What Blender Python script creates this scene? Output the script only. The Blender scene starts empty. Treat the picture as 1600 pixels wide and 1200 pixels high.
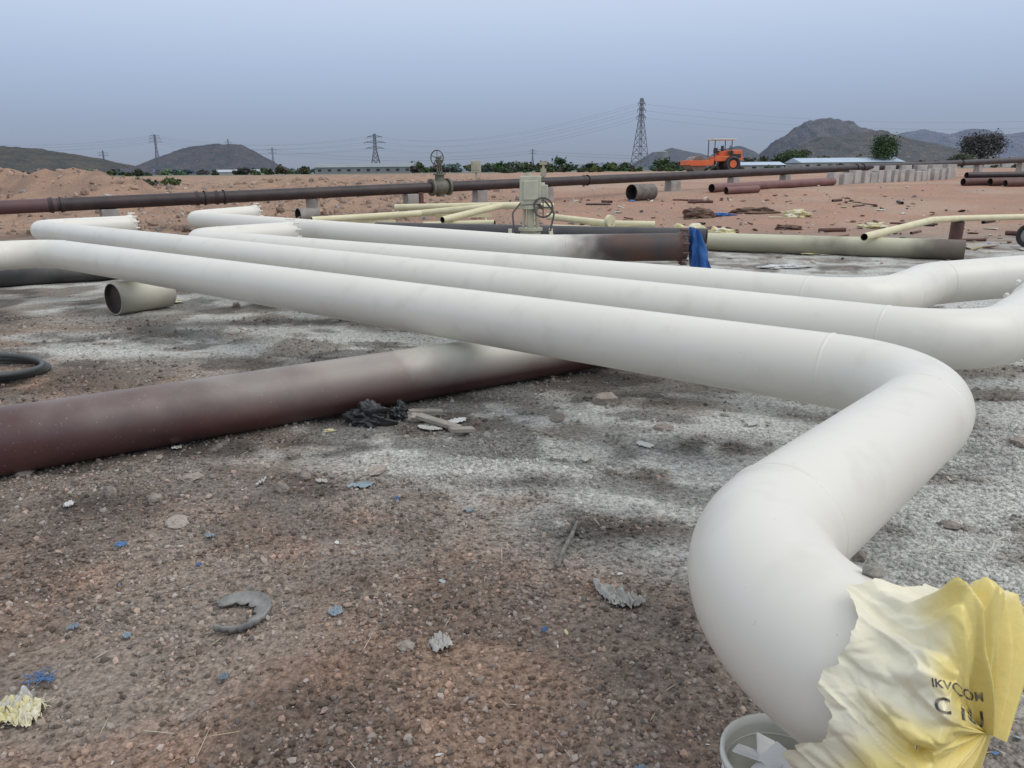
import bpy, math, random
import numpy as np
from mathutils import Vector, Matrix, Quaternion
random.seed(7); np.random.seed(7)
scene=bpy.context.scene
COL=scene.collection
PI=math.pi

# ------------------------------------------------------------ noise
_T=np.random.RandomState(3).rand(256,256)
def vnoise(x,y):
    x=np.asarray(x,float); y=np.asarray(y,float)
    xi=np.floor(x).astype(int); yi=np.floor(y).astype(int)
    fx=x-xi; fy=y-yi
    fx=fx*fx*(3-2*fx); fy=fy*fy*(3-2*fy)
    a=_T[xi&255,yi&255]; b=_T[(xi+1)&255,yi&255]; c=_T[xi&255,(yi+1)&255]; d=_T[(xi+1)&255,(yi+1)&255]
    return (a*(1-fx)+b*fx)*(1-fy)+(c*(1-fx)+d*fx)*fy
def fbm(x,y,o=4):
    s=0; a=.5; t=0
    for i in range(o):
        s=s+a*vnoise(x*2**i+i*17.3,y*2**i+i*9.7); t+=a; a*=.5
    return s/t
def sstep(a,b,x):
    t=np.clip((np.asarray(x,float)-a)/(b-a),0,1); return t*t*(3-2*t)
def worley(p,n,lo,hi,seed):
    r_=np.random.RandomState(seed); q=lo+(hi-lo)*r_.rand(n,3)
    f1=np.full(len(p),9.); f2=np.full(len(p),9.)
    for c in q:
        d=np.linalg.norm(p-c,axis=1); m=d<f1; f2=np.where(m,f1,np.minimum(f2,d)); f1=np.where(m,d,f1)
    return f1,f2

# ------------------------------------------------------------ materials
def newmat(name):
    m=bpy.data.materials.new(name); m.use_nodes=True
    nt=m.node_tree; return m,nt,nt.nodes['Principled BSDF']
def N(nt,t,**k):
    n=nt.nodes.new(t)
    for a,b in k.items(): setattr(n,a,b)
    return n
def rgba(c): return (c[0],c[1],c[2],1)
def pbr(name,c1,c2=None,scale=5,rough=.6,bump=0,bscale=40,metal=0,detail=4,lo=.35,hi=.65,speck=None,spec=.5,bdist=.01,smudge=None):
    m,nt,b=newmat(name)
    if c2 is None: c2=tuple(x*.8 for x in c1)
    tc=N(nt,'ShaderNodeTexCoord'); no=N(nt,'ShaderNodeTexNoise')
    no.inputs['Scale'].default_value=scale; no.inputs['Detail'].default_value=detail
    nt.links.new(tc.outputs['Object'],no.inputs['Vector'])
    r=N(nt,'ShaderNodeValToRGB'); r.color_ramp.elements[0].position=lo; r.color_ramp.elements[1].position=hi
    r.color_ramp.elements[0].color=rgba(c1); r.color_ramp.elements[1].color=rgba(c2)
    nt.links.new(no.outputs['Fac'],r.inputs['Fac'])
    out=r.outputs['Color']
    for sk in (speck,smudge):
        if not sk: continue
        n2=N(nt,'ShaderNodeTexNoise'); n2.inputs['Scale'].default_value=sk[1]; n2.inputs['Detail'].default_value=4
        nt.links.new(tc.outputs['Object'],n2.inputs['Vector'])
        r2=N(nt,'ShaderNodeMapRange'); r2.inputs['From Min'].default_value=sk[2]; r2.inputs['From Max'].default_value=sk[2]+(sk[4] if len(sk)>4 else .08); r2.inputs['To Max'].default_value=sk[3] if len(sk)>3 else 1
        nt.links.new(n2.outputs['Fac'],r2.inputs['Value'])
        mx=N(nt,'ShaderNodeMixRGB'); mx.inputs['Color2'].default_value=rgba(sk[0])
        nt.links.new(r2.outputs[0],mx.inputs['Fac']); nt.links.new(out,mx.inputs['Color1']); out=mx.outputs['Color']
    nt.links.new(out,b.inputs['Base Color'])
    b.inputs['Roughness'].default_value=rough; b.inputs['Metallic'].default_value=metal
    b.inputs['Specular IOR Level'].default_value=spec
    if bump:
        n3=N(nt,'ShaderNodeTexNoise'); n3.inputs['Scale'].default_value=bscale; n3.inputs['Detail'].default_value=4
        nt.links.new(tc.outputs['Object'],n3.inputs['Vector'])
        bp=N(nt,'ShaderNodeBump'); bp.inputs['Strength'].default_value=bump; bp.inputs['Distance'].default_value=bdist
        nt.links.new(n3.outputs['Fac'],bp.inputs['Height']); nt.links.new(bp.outputs['Normal'],b.inputs['Normal'])
    return m
CREAM=(.80,.77,.69)
def overspray(name,base1,base2,over,centers,rough=.5,topbias=.5,scale=4,bump=.15,speck=None):
    m=pbr(name,base1,base2,scale,rough,bump,60,speck=speck)
    nt=m.node_tree; b=nt.nodes['Principled BSDF']
    base=b.inputs['Base Color'].links[0].from_socket
    tc=N(nt,'ShaderNodeTexCoord'); geo=N(nt,'ShaderNodeNewGeometry')
    sp=N(nt,'ShaderNodeSeparateXYZ'); nt.links.new(geo.outputs['Normal'],sp.inputs[0])
    mr=N(nt,'ShaderNodeMapRange'); mr.inputs['From Min'].default_value=-.45; mr.inputs['From Max'].default_value=.75
    mr.inputs['To Min'].default_value=1-topbias
    nt.links.new(sp.outputs['Z'],mr.inputs['Value'])
    no=N(nt,'ShaderNodeTexNoise'); no.inputs['Scale'].default_value=3.2; no.inputs['Detail'].default_value=4
    nt.links.new(tc.outputs['Object'],no.inputs['Vector'])
    tot=None
    for (c,ri,ro,am) in centers:
        d=N(nt,'ShaderNodeVectorMath',operation='DISTANCE'); d.inputs[1].default_value=c
        nt.links.new(tc.outputs['Object'],d.inputs[0])
        ad=N(nt,'ShaderNodeMath',operation='MULTIPLY_ADD'); ad.inputs[1].default_value=(ro-ri)*.9; ad.inputs[2].default_value=-(ro-ri)*.45
        nt.links.new(no.outputs['Fac'],ad.inputs[0])
        su=N(nt,'ShaderNodeMath',operation='ADD'); nt.links.new(d.outputs['Value'],su.inputs[0]); nt.links.new(ad.outputs[0],su.inputs[1])
        r=N(nt,'ShaderNodeMapRange',interpolation_type='SMOOTHSTEP'); r.inputs['From Min'].default_value=ro; r.inputs['From Max'].default_value=ri
        r.inputs['To Max'].default_value=am
        nt.links.new(su.outputs[0],r.inputs['Value'])
        if tot is None: tot=r.outputs[0]
        else:
            mx=N(nt,'ShaderNodeMath',operation='MAXIMUM'); nt.links.new(tot,mx.inputs[0]); nt.links.new(r.outputs[0],mx.inputs[1]); tot=mx.outputs[0]
    mu=N(nt,'ShaderNodeMath',operation='MULTIPLY'); nt.links.new(tot,mu.inputs[0]); nt.links.new(mr.outputs[0],mu.inputs[1])
    mx=N(nt,'ShaderNodeMixRGB'); nt.links.new(mu.outputs[0],mx.inputs['Fac']); nt.links.new(base,mx.inputs['Color1']); mx.inputs['Color2'].default_value=rgba(over)
    nt.links.new(mx.outputs[0],b.inputs['Base Color'])
    return m
def attrmat(name,rough=.9,bump=.4,bscale=60,vscale=35,vamt=.5,bdist=.02):
    m,nt,b=newmat(name)
    at=N(nt,'ShaderNodeAttribute'); at.attribute_name='Col'
    tc=N(nt,'ShaderNodeTexCoord')
    no=N(nt,'ShaderNodeTexNoise'); no.inputs['Scale'].default_value=vscale; no.inputs['Detail'].default_value=5; no.inputs['Roughness'].default_value=.7
    nt.links.new(tc.outputs['Object'],no.inputs['Vector'])
    mr=N(nt,'ShaderNodeMapRange'); mr.inputs['From Min'].default_value=.3; mr.inputs['From Max'].default_value=.7
    mr.inputs['To Min'].default_value=1-vamt; mr.inputs['To Max'].default_value=1+vamt
    nt.links.new(no.outputs['Fac'],mr.inputs['Value'])
    mx=N(nt,'ShaderNodeMixRGB',blend_type='MULTIPLY'); mx.inputs['Fac'].default_value=1
    nt.links.new(at.outputs['Color'],mx.inputs['Color1']); nt.links.new(mr.outputs[0],mx.inputs['Color2'])
    nt.links.new(mx.outputs[0],b.inputs['Base Color'])
    b.inputs['Roughness'].default_value=rough; b.inputs['Specular IOR Level'].default_value=.2
    if bump:
        vo=N(nt,'ShaderNodeTexVoronoi'); vo.inputs['Scale'].default_value=bscale
        nt.links.new(tc.outputs['Object'],vo.inputs['Vector'])
        bp=N(nt,'ShaderNodeBump'); bp.inputs['Strength'].default_value=bump; bp.inputs['Distance'].default_value=bdist; bp.invert=True
        nt.links.new(vo.outputs['Distance'],bp.inputs['Height']); nt.links.new(bp.outputs['Normal'],b.inputs['Normal'])
    return m

# ------------------------------------------------------------ mesh builder
class MB:
    def __init__(s): s.v=[];s.f=[];s.m=[];s.s=[]
    def add(s,vs,fs,mi=0,sm=False):
        o=len(s.v); s.v+= [tuple(v) for v in vs]
        for f in fs: s.f.append(tuple(i+o for i in f)); s.m.append(mi); s.s.append(sm)
    def box(s,c,d,rot=None,mi=0,taper=1.0):
        hx,hy,hz=d[0]/2,d[1]/2,d[2]/2
        vs=[Vector((x*hx*(taper if z>0 else 1),y*hy*(taper if z>0 else 1),z*hz)) for z in(-1,1) for y in(-1,1) for x in(-1,1)]
        if rot is not None: vs=[rot@v for v in vs]
        vs=[v+Vector(c) for v in vs]
        s.add(vs,[(0,2,3,1),(4,5,7,6),(0,1,5,4),(2,6,7,3),(0,4,6,2),(1,3,7,5)],mi)
    def rings(s,rings,mi=0,sm=True,c0=False,c1=False,closed=True):
        n=len(rings[0]); vs=[p for r in rings for p in r]; fs=[]
        for i in range(len(rings)-1):
            for j in range(n if closed else n-1):
                k=(j+1)%n; fs.append((i*n+j,i*n+k,(i+1)*n+k,(i+1)*n+j))
        s.add(vs,fs,mi,sm)
        if c0: s.add(rings[0],[tuple(range(n))[::-1]],mi)
        if c1: s.add(rings[-1],[tuple(range(n))],mi)
    def tube(s,path,r,n=24,mi=0,sm=True,cap=True):
        P=[Vector(p) for p in path]; R=r if hasattr(r,'__len__') else [r]*len(P)
        T=[]
        for i in range(len(P)):
            a=P[max(i-1,0)]; b=P[min(i+1,len(P)-1)]; T.append((b-a).normalized())
        up=Vector((0,0,1)) if abs(T[0].z)<.9 else Vector((1,0,0))
        u=T[0].cross(up).normalized(); rs=[]
        for i in range(len(P)):
            if i: u=(T[i-1].rotation_difference(T[i]))@u
            u=(u-T[i]*u.dot(T[i])).normalized(); w=T[i].cross(u)
            rs.append([P[i]+(u*math.cos(2*PI*k/n)+w*math.sin(2*PI*k/n))*R[i] for k in range(n)])
        s.rings(rs,mi,sm,cap,cap)
    def cyl(s,a,b,r,r2=None,n=16,mi=0,cap=True,sm=True):
        s.tube([a,b],[r,r if r2 is None else r2],n,mi,sm,cap)
    def openpipe(s,path,r,n=48,mi=0,inner=1,t=.01,ends=(1,1),depth=1.2):
        s.tube(path,r,n,mi,True,False)
        P=[Vector(p) for p in path]
        for e,(a,b) in zip(ends,((P[0],P[1]),(P[-1],P[-2]))):
            if not e: continue
            d=(b-a).normalized(); L=min(depth,(b-a).length*.98)
            up=Vector((0,0,1)) if abs(d.z)<.9 else Vector((1,0,0)); u=d.cross(up).normalized(); w=d.cross(u)
            def rg(c,rr): return [c+(u*math.cos(2*PI*k/n)+w*math.sin(2*PI*k/n))*rr for k in range(n)]
            s.rings([rg(a-d*.001,r),rg(a-d*.001,r-t)],mi,False)
            s.rings([rg(a-d*.001,r-t),rg(a+d*L,r-t)],inner,True,False,True)
    def torus(s,c,ax,R,r,n=40,m=8,mi=0,a0=0,a1=2*PI):
        ax=Vector(ax).normalized(); up=Vector((0,0,1)) if abs(ax.z)<.9 else Vector((1,0,0))
        u=ax.cross(up).normalized(); w=ax.cross(u); c=Vector(c); rs=[]
        full=abs(a1-a0-2*PI)<1e-6
        for i in range(n+1):
            a=a0+(a1-a0)*i/n; d=u*math.cos(a)+w*math.sin(a)
            rs.append([c+d*(R+r*math.cos(2*PI*k/m))+ax*r*math.sin(2*PI*k/m) for k in range(m)])
        s.rings(rs,mi,True,not full,not full)
    def obj(s,name,mats,parent=None,bevel=0):
        me=bpy.data.meshes.new(name); me.from_pydata(s.v,[],s.f)
        for m in mats: me.materials.append(m)
        me.polygons.foreach_set('material_index',s.m); me.polygons.foreach_set('use_smooth',s.s); me.update()
        o=bpy.data.objects.new(name,me); COL.objects.link(o)
        if parent: o.parent=parent
        if bevel:
            b=o.modifiers.new('b','BEVEL'); b.width=bevel; b.segments=2; b.limit_method='ANGLE'
        return o
def empty(name,loc=(0,0,0),rz=0):
    e=bpy.data.objects.new(name,None); e.location=loc; e.rotation_euler=(0,0,rz); e.empty_display_size=.2; COL.objects.link(e); return e
def fillet(pts,R,seg=14):
    P=[Vector(p) for p in pts]; out=[P[0]]; seams=[]
    for i in range(1,len(P)-1):
        a=(P[i-1]-P[i]).normalized(); b=(P[i+1]-P[i]).normalized(); r=R[i-1] if hasattr(R,'__len__') else R
        ang=a.angle(b); t=r/math.tan(ang/2); bis=(a+b).normalized(); c=P[i]+bis*(r/math.sin(ang/2))
        s0=P[i]+a*t; s1=P[i]+b*t; v0=s0-c; v1=s1-c; ax=v0.cross(v1).normalized(); tot=v0.angle(v1)
        for k in range(seg+1): out.append(c+Quaternion(ax,tot*k/seg)@v0)
        seams+= [(s0,a),(s1,b)]
    out.append(P[-1]); return out,seams
def seam(mb,p,d,r,mi=0):
    d=Vector(d).normalized()
    p=Vector(p); L=[-.010,-.005,0,.005,.010]; R=[r-.001,r+.0025,r+.0036,r+.0025,r-.001]
    mb.tube([p+d*l for l in L],R,64,mi,True,False)
def flange(mb,p,d,r,th=.045,mi=0,bolts=12,hub=True):
    p=Vector(p); d=Vector(d).normalized()
    mb.tube([p-d*th,p-d*th,p,p],[r*.6,r*1.48,r*1.48,r*.8],40,mi,False,False)
    if hub: mb.tube([p-d*(th+.09),p-d*th],[r*1.0,r*1.14],40,mi,True,False)
    up=Vector((0,0,1)); u=d.cross(up).normalized(); w=d.cross(u)
    for k in range(bolts):
        a=2*PI*(k+.5)/bolts; c=p+(u*math.cos(a)+w*math.sin(a))*r*1.28
        mb.cyl(c-d*(th+.02),c+d*.02,.015,n=6,mi=mi,sm=False)

# ------------------------------------------------------------ terrain
def tz(X,Y):
    X=np.asarray(X,float); Y=np.asarray(Y,float)
    z=np.interp(Y,[-50,22,24.5,28,31,34,40,45,78,150,6000],[0,0,.05,.25,.4,.6,.75,.8,1.3,1.35,1.35])
    def g(cx,cy,sx,sy,h): return h*np.exp(-((X-cx)/sx)**2-((Y-cy)/sy)**2)
    m=g(-21,31,5.5,3.5,1.15)+g(-15.5,29.5,3.0,2.2,.65)+g(-28,36,6,5,1.2)+g(-10,36,5,4,.45)+g(-3,44,7,5,.2)
    m=m*(.55+.9*fbm(X*.9+5,Y*.9,4))
    rough=sstep(22,27,Y)*(1-sstep(60,90,Y))*(1-sstep(-4,4,X))
    z=z+m+rough*(fbm(X*1.2,Y*1.2,4)-.5)*.5
    near=1-sstep(20,60,Y)
    z=z+near*((fbm(X*1.1+40,Y*1.1+3,3)-.5)*.06+(fbm(X*6,Y*6,4)-.5)*.03)
    return z
def gg(X,Y,cx,cy,sx,sy,h=1): return h*np.exp(-((X-cx)/sx)**2-((Y-cy)/sy)**2)
def ash(X,Y):
    n2=fbm(X*3+11,Y*3+2,4); n1=fbm(X*.9+3,Y*.9+8,4); n4=fbm(X*1.6-Y*.6+7,Y*3.4+X*1.2+2,4)
    lx=(X-1.56)*-.644+(Y-3.73)*-.765
    g=lambda *a: gg(X,Y,*a)
    w=(1-sstep(-.2,1.45,lx+(n4-.5)*1.8))*(1-sstep(14,19,Y))*sstep(.43,.54,n4*.55+n2*.3+n1*.15)
    w=np.maximum(w,(g(.35,4.35,1.5,.8,1.25)+g(1.2,3.5,.9,.8,1.1)+g(-2.8,7.0,2.1,.55,1.4)+g(-4.6,9.2,1.6,.7,1.1)+g(-1.2,5.9,.7,.35,1.1)+g(2.9,3.4,.9,1.9,.85)+g(2.0,2.4,.8,.9,.55)+g(.6,3.4,.5,.5,.6))*(.10+1.7*sstep(.36,.58,n4*.6+n2*.4)))
    w=np.maximum(w,g(6.5,13.2,3,1.2,.8)*sstep(.3,.6,n2))
    return np.clip(w,0,1)
def gcol(X,Y):
    X=np.asarray(X,float);Y=np.asarray(Y,float)
    def mix(a,b,f): return a+(b-a)*f[...,None]
    def C(*c): return np.broadcast_to(np.array(c,float),X.shape+(3,))
    g=lambda *a: gg(X,Y,*a)
    n1=fbm(X*.9+3,Y*.9+8,4); n2=fbm(X*3+11,Y*3+2,4); n3=fbm(X*9+1,Y*9+5,3)
    c=mix(C(.31,.215,.16),C(.285,.235,.195),sstep(.38,.62,n1))
    c=mix(c,C(.34,.20,.14),sstep(.55,.75,n2)*.4)
    c=mix(c,C(.15,.12,.10),sstep(.47,.64,fbm(X*1.7+60,Y*1.7,4))*.65)
    lx=(X-1.56)*-.644+(Y-3.73)*-.765
    pg=1-sstep(-.2,1.9,lx+(n1-.5)*1.6)
    mid=pg*(1-sstep(15,24,Y+(n1-.5)*6))
    c=mix(c,C(.26,.24,.21),mid*.85)
    rgt=sstep(.2,1.0,X-.15*Y)*(1-sstep(3.5,6,Y)); c=mix(c,C(.27,.255,.23),rgt*.6)
    c=mix(c,C(.60,.60,.56),ash(X,Y)*.88)
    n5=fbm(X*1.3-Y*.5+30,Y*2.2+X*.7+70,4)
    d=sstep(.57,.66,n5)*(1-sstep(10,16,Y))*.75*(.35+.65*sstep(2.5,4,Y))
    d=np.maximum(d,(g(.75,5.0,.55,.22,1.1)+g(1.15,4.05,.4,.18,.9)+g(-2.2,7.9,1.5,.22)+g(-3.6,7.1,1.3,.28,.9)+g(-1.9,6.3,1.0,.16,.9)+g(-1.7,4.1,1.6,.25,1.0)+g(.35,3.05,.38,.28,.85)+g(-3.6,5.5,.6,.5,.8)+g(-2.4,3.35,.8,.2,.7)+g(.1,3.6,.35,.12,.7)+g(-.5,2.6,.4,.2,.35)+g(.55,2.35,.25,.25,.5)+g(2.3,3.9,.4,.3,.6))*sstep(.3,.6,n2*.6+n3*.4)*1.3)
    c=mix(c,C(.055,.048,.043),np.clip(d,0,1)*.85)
    far=sstep(14,22,Y+(n1-.5)*7)
    red=mix(C(.45,.275,.20),C(.40,.26,.195),sstep(.4,.6,n1)); red=mix(red,C(.48,.36,.28),sstep(.5,.7,fbm(X*.3,Y*.3,3))*.6)
    lf=1-sstep(-4,3,X)
    red=mix(red,mix(C(.41,.275,.195),C(.28,.20,.155),sstep(.45,.62,n2)),lf*.8)
    dk=g(-9,19.5,5.5,2.6)+g(-3.5,22,3,1.5,.6); red=mix(red,C(.17,.13,.11),np.clip(dk*sstep(.35,.6,n2)*1.3,0,1)*.8)
    c=mix(c,red,far)
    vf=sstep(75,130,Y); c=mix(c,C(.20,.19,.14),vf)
    hz=sstep(250,1500,Y); c=mix(c,C(.19,.22,.26),hz)  # distance haze painted into the far ground colour
    return c
def axis(lo,hi,d0,d1,step,g,):
    a=list(np.arange(d0,d1,step)); s=step; v=a[-1]
    while v<hi: s*=g; v+=s; a.append(v)
    s=step; v=a[0]; b=[]
    while v>lo: s*=g; v-=s; b.append(v)
    return np.array(b[::-1]+a)
def setcol(me,cols):
    a=me.attributes.new('Col','FLOAT_COLOR','POINT')
    cc=np.ones((len(cols),4),dtype=np.float32); cc[:,:3]=cols
    a.data.foreach_set('color',cc.ravel())
def npmesh(name,v,f,mats,cols=None,smooth=False):
    me=bpy.data.meshes.new(name); nv=len(v); nf=len(f); k=f.shape[1]
    me.vertices.add(nv); me.vertices.foreach_set('co',v.astype(np.float32).ravel())
    me.loops.add(nf*k); me.loops.foreach_set('vertex_index',f.astype(np.int32).ravel())
    me.polygons.add(nf); me.polygons.foreach_set('loop_start',np.arange(0,nf*k,k,dtype=np.int32))
    me.polygons.foreach_set('loop_total',np.full(nf,k,dtype=np.int32))
    me.polygons.foreach_set('use_smooth',np.full(nf,smooth))
    me.update(calc_edges=True)
    for m in mats: me.materials.append(m)
    if cols is not None: setcol(me,cols)
    o=bpy.data.objects.new(name,me); COL.objects.link(o); return o
def grid_faces(nx,ny):
    i=np.arange((nx-1)*(ny-1)); a=(i//(nx-1))*nx+i%(nx-1)
    return np.stack([a,a+1,a+nx+1,a+nx],1)
xs=axis(-5000,5000,-4,4.5,.035,1.03); ys=axis(-60,6000,1.0,6.5,.035,1.022)
XX,YY=np.meshgrid(xs,ys); ZZ=tz(XX,YY)
gv=np.stack([XX,YY,ZZ],-1).reshape(-1,3)
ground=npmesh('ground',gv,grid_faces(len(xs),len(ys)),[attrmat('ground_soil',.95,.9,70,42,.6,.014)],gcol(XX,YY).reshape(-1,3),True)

# ------------------------------------------------------------ scattering
def ico(sub=0):
    import bmesh
    bm=bmesh.new(); bmesh.ops.create_icosphere(bm,subdivisions=sub,radius=1)
    v=np.array([x.co[:] for x in bm.verts]); f=np.array([[l.index for l in p.verts] for p in bm.faces]); bm.free(); return v,f
IV,IF=ico(1)
IV2,IF2=ico(2)
def scatter(name,pos,scl,cols,mat,tv=IV,tf=IF,jit=.28,tilt=True,vjit=None):
    n=len(pos); nv=len(tv); rs=np.random.RandomState(len(name)*7+n%97)
    if tilt: q=rs.normal(size=(n,4))
    else:
        a=rs.rand(n)*2*PI; q=np.stack([np.cos(a/2),rs.normal(size=n)*.08,rs.normal(size=n)*.08,np.sin(a/2)],1)
    q/=np.linalg.norm(q,axis=1,keepdims=True); w,x,y,z=q.T
    R=np.stack([1-2*(y*y+z*z),2*(x*y-z*w),2*(x*z+y*w),2*(x*y+z*w),1-2*(x*x+z*z),2*(y*z-x*w),2*(x*z-y*w),2*(y*z+x*w),1-2*(x*x+y*y)],1).reshape(n,3,3)
    base=tv[None]*(1+(rs.rand(n,nv,1)-.5)*2*jit)
    base=base*scl[:,None,:]
    v=np.einsum('nij,nkj->nki',R,base)+pos[:,None,:]
    f=tf[None]+(np.arange(n)*nv)[:,None,None]
    cc=np.repeat(cols,nv,axis=0)
    return npmesh(name,v.reshape(-1,3),f.reshape(-1,tf.shape[1]),[mat],cc)
def plainattr(name,rough):
    m,nt,b=newmat(name); at=N(nt,'ShaderNodeAttribute'); at.attribute_name='Col'; nt.links.new(at.outputs['Color'],b.inputs['Base Color'])
    b.inputs['Roughness'].default_value=rough; b.inputs['Specular IOR Level'].default_value=.2; return m
grav_m=plainattr('gravel_stone',.85); stone_m=attrmat('stone',.85,.3,60,60,.35)
rs=np.random.RandomState(11)
def gravel(n,y0,y1,smin,smax,name,pw=2.6):
    Y=y0+(y1-y0)*rs.rand(n)**1.1; X=(rs.rand(n)*2-1)*(Y*.80+.9)
    dens=fbm(X*1.5+9,Y*1.5,3); keep=rs.rand(n)<np.clip(.35+(dens-.35)*3.2,.25,1); X=X[keep];Y=Y[keep];n=len(X)
    s=smin+(smax-smin)*rs.rand(n)**pw
    sc=s[:,None]*(.6+.8*rs.rand(n,3))
    w=ash(X,Y)[:,None]
    c=gcol(X,Y); lum=(.45+1.1*rs.rand(n,1)**1.3); lum=lum*(1-w*.5)+w*.5; c=c*lum
    t=rs.rand(n,1); gray=np.array([.37,.345,.325]); pink=np.array([.46,.31,.24]); k=.45*(1-w*.8)
    c=np.where(t<.30,c*(1-k)+gray*k*lum,c); c=np.where(t>.84,c*(1-k)+pink*k*lum,c)
    c=np.clip(c,0,.7)
    Z=tz(X,Y)+sc.min(1)*.3
    return scatter(name,np.stack([X,Y,Z],1),sc,c,grav_m)
gravel(66000,1.1,4.3,.0034,.0115,'gravel',2.8)
gravel(24000,3.6,8.5,.005,.017,'gravel_patch',3.2)
n=9000; Y=21+rs.rand(n)**1.3*28; X=-34+rs.rand(n)*36
keep=(rs.rand(n)<np.clip(1.1-(X+6)/10,0,1)); X,Y=X[keep],Y[keep]; n=len(X)
s=.025+.13*rs.rand(n)**6; sc=s[:,None]*(.6+.8*rs.rand(n,3)); c=np.array([.40,.29,.225])*(.5+.7*rs.rand(n,1)); c=np.where(rs.rand(n,1)<.15,np.array([.38,.34,.31])*(.5+.7*rs.rand(n,1)),c)
scatter('rubble',np.stack([X,Y,tz(X,Y)+sc.min(1)*.1],1),sc,c,grav_m)
n=1500; Y=8+rs.rand(n)*32; X=-12+rs.rand(n)*40; s=.012+.06*rs.rand(n)**6; sc=s[:,None]*(.6+.8*rs.rand(n,3)); c=np.array([.38,.31,.27])*(.4+1.1*rs.rand(n,1))
scatter('scattered_stones',np.stack([X,Y,tz(X,Y)+sc.min(1)*.3],1),sc,c,grav_m)
n=200; Y=1.6+rs.rand(n)*6; X=(rs.rand(n)*2-1)*(Y*.8); s=.009+.018*rs.rand(n)**4; c=gcol(X,Y)*(.7+.7*rs.rand(n,1)); scatter('stone_chips',np.stack([X,Y,tz(X,Y)+.006],1),s[:,None]*np.array([1,.8,.55])*(.7+.6*rs.rand(n,3)),c,stone_m,IV2,IF2,.12,False)
def rock(x,y,s,col=(.30,.27,.24),z=None,name='rock'):
    rr=np.random.RandomState(int(abs(x*913+y*377))%9999)
    v=IV2*(1+(rr.rand(len(IV2),1)-.5)*.4)*np.array(s); a=rr.rand()*6.28
    v=v@np.array([[math.cos(a),math.sin(a),0],[-math.sin(a),math.cos(a),0],[0,0,1]])
    zz=(float(tz(x,y))+s[2]*.5) if z is None else z
    v=v+np.array([x,y,zz])
    return npmesh(name,v,IF2,[stone_m],np.tile(np.array(col),(len(v),1)))
for x,y,s in [(-1.69,3.36,(.035,.03,.028)),(-1.12,3.45,(.04,.03,.03)),(-1.49,3.12,(.06,.05,.02)),(-1.95,3.45,(.03,.025,.04)),(-1.62,3.62,(.05,.035,.025)),(-.35,2.17,(.03,.025,.012)),
              (1.36,2.75,(.04,.03,.03)),(2.86,4.02,(.09,.06,.03)),(.28,4.58,(.08,.05,.018)),(.9,4.35,(.06,.05,.02)),(-1.05,3.62,(.045,.03,.02)),(-1.2,3.95,(.03,.04,.03)),(.62,4.9,(.09,.06,.05)),(-.62,4.62,(.08,.05,.04)),(-2.55,3.75,(.05,.04,.03)),(1.9,3.05,(.04,.03,.02)),(-.7,3.7,(.06,.04,.02))]:
    k=random.uniform(.65,1.15); rock(x,y,s,(.38*k,.33*k,.285*k))
# ------------------------------------------------------------ materials list
cream=pbr('cream_paint',CREAM,(.765,.735,.655),1.1,.36,.05,11,speck=((.50,.46,.39),60,.71),bdist=.004,spec=.5,smudge=((.60,.565,.49),5.5,.56,.40,.2))
dark_in=pbr('pipe_inside',(.03,.024,.022),(.06,.045,.04),6,.8)
rust=pbr('rust_brown',(.15,.07,.055),(.10,.05,.045),5,.65,.15)
darkp=pbr('dark_primer',(.032,.024,.026),(.055,.038,.038),2.5,.5,.1)
maroon=pbr('maroon_primer',(.13,.065,.065),(.10,.055,.06),2.5,.5,.1)
conc=pbr('concrete',(.40,.38,.35),(.28,.26,.24),3,.9,.4,30)
R=.178
# --- front pipe
dE=Vector((.692,-.722,0)).normalized()
C0=Vector((-6.0,10.05,.55)); C1=Vector((1.946,3.232,.562)); C2=Vector((.393,1.548,.56)); E=C2+dE*.545
pts,seams=fillet([C0+Vector((-.644,-.765,0))*3.5,C0,C1,C2,E],.532,24)
mb=MB(); mb.openpipe(pts,R,72,0,1,.01,(0,1),.5)
for p,d in seams: seam(mb,p,d,R)
mb.obj('cream_pipe',[cream,dark_in])
# --- second pipe
A=Vector((-8.95,14.68,.534)); B=Vector((2.63,4.15,.534)); dl=Vector((.67,.743,0)).normalized()
pts,seams=fillet([A+dl*1.85,A,B,B+dl*1.75],.53,20)
mb=MB(); mb.openpipe(pts,R,64,0,1); 
for p,d in seams: seam(mb,p,d,R)
flange(mb,A+dl*1.85,dl,R,mi=0); flange(mb,B+dl*1.75,dl,R,mi=0)
mb.obj('cream_pipe',[cream,dark_in])
# --- third pipe
A=Vector((-4.95,11.9,.534)); B=Vector((2.66,5.53,.534)); dl=Vector((.645,.764,0)).normalized()
pts,seams=fillet([A+dl*1.9,A,B,Vector((3.5,6.42,.56)),Vector((5.6,6.95,.62))],[.53,.53,.45],20)
mb=MB(); mb.openpipe(pts,R,64,0,1)
for p,d in seams: seam(mb,p,d,R)
flange(mb,A+dl*1.9,dl,R,mi=0)
mb.obj('cream_pipe',[cream,dark_in])
# --- fourth pipe (part painted)
over4=overspray('part_painted',(.055,.052,.055),(.12,.06,.04),CREAM,[((-3.6,13.8,.5),5.55,6.25,1.0)],.5,0,2.2)
A=Vector((-7.3,17.8,.534)); B=Vector((.30,10.02,.534)); dl=Vector((.70,.71,0)).normalized()
E4=Vector((2.27,10.10,.534))
pts,seams=fillet([A+dl*1.7+Vector((0,0,.06)),A,B,E4],[.53,.9],20)
mb=MB(); mb.openpipe(pts,R,64,0,1)
for p,d in seams: seam(mb,p,d,R)
flange(mb,A+dl*1.7+Vector((0,0,.06)),dl,R)
flange(mb,E4,(1,-.05,0),R*.98,mi=2)
mb.obj('part_painted_pipe',[over4,dark_in,rust])
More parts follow.
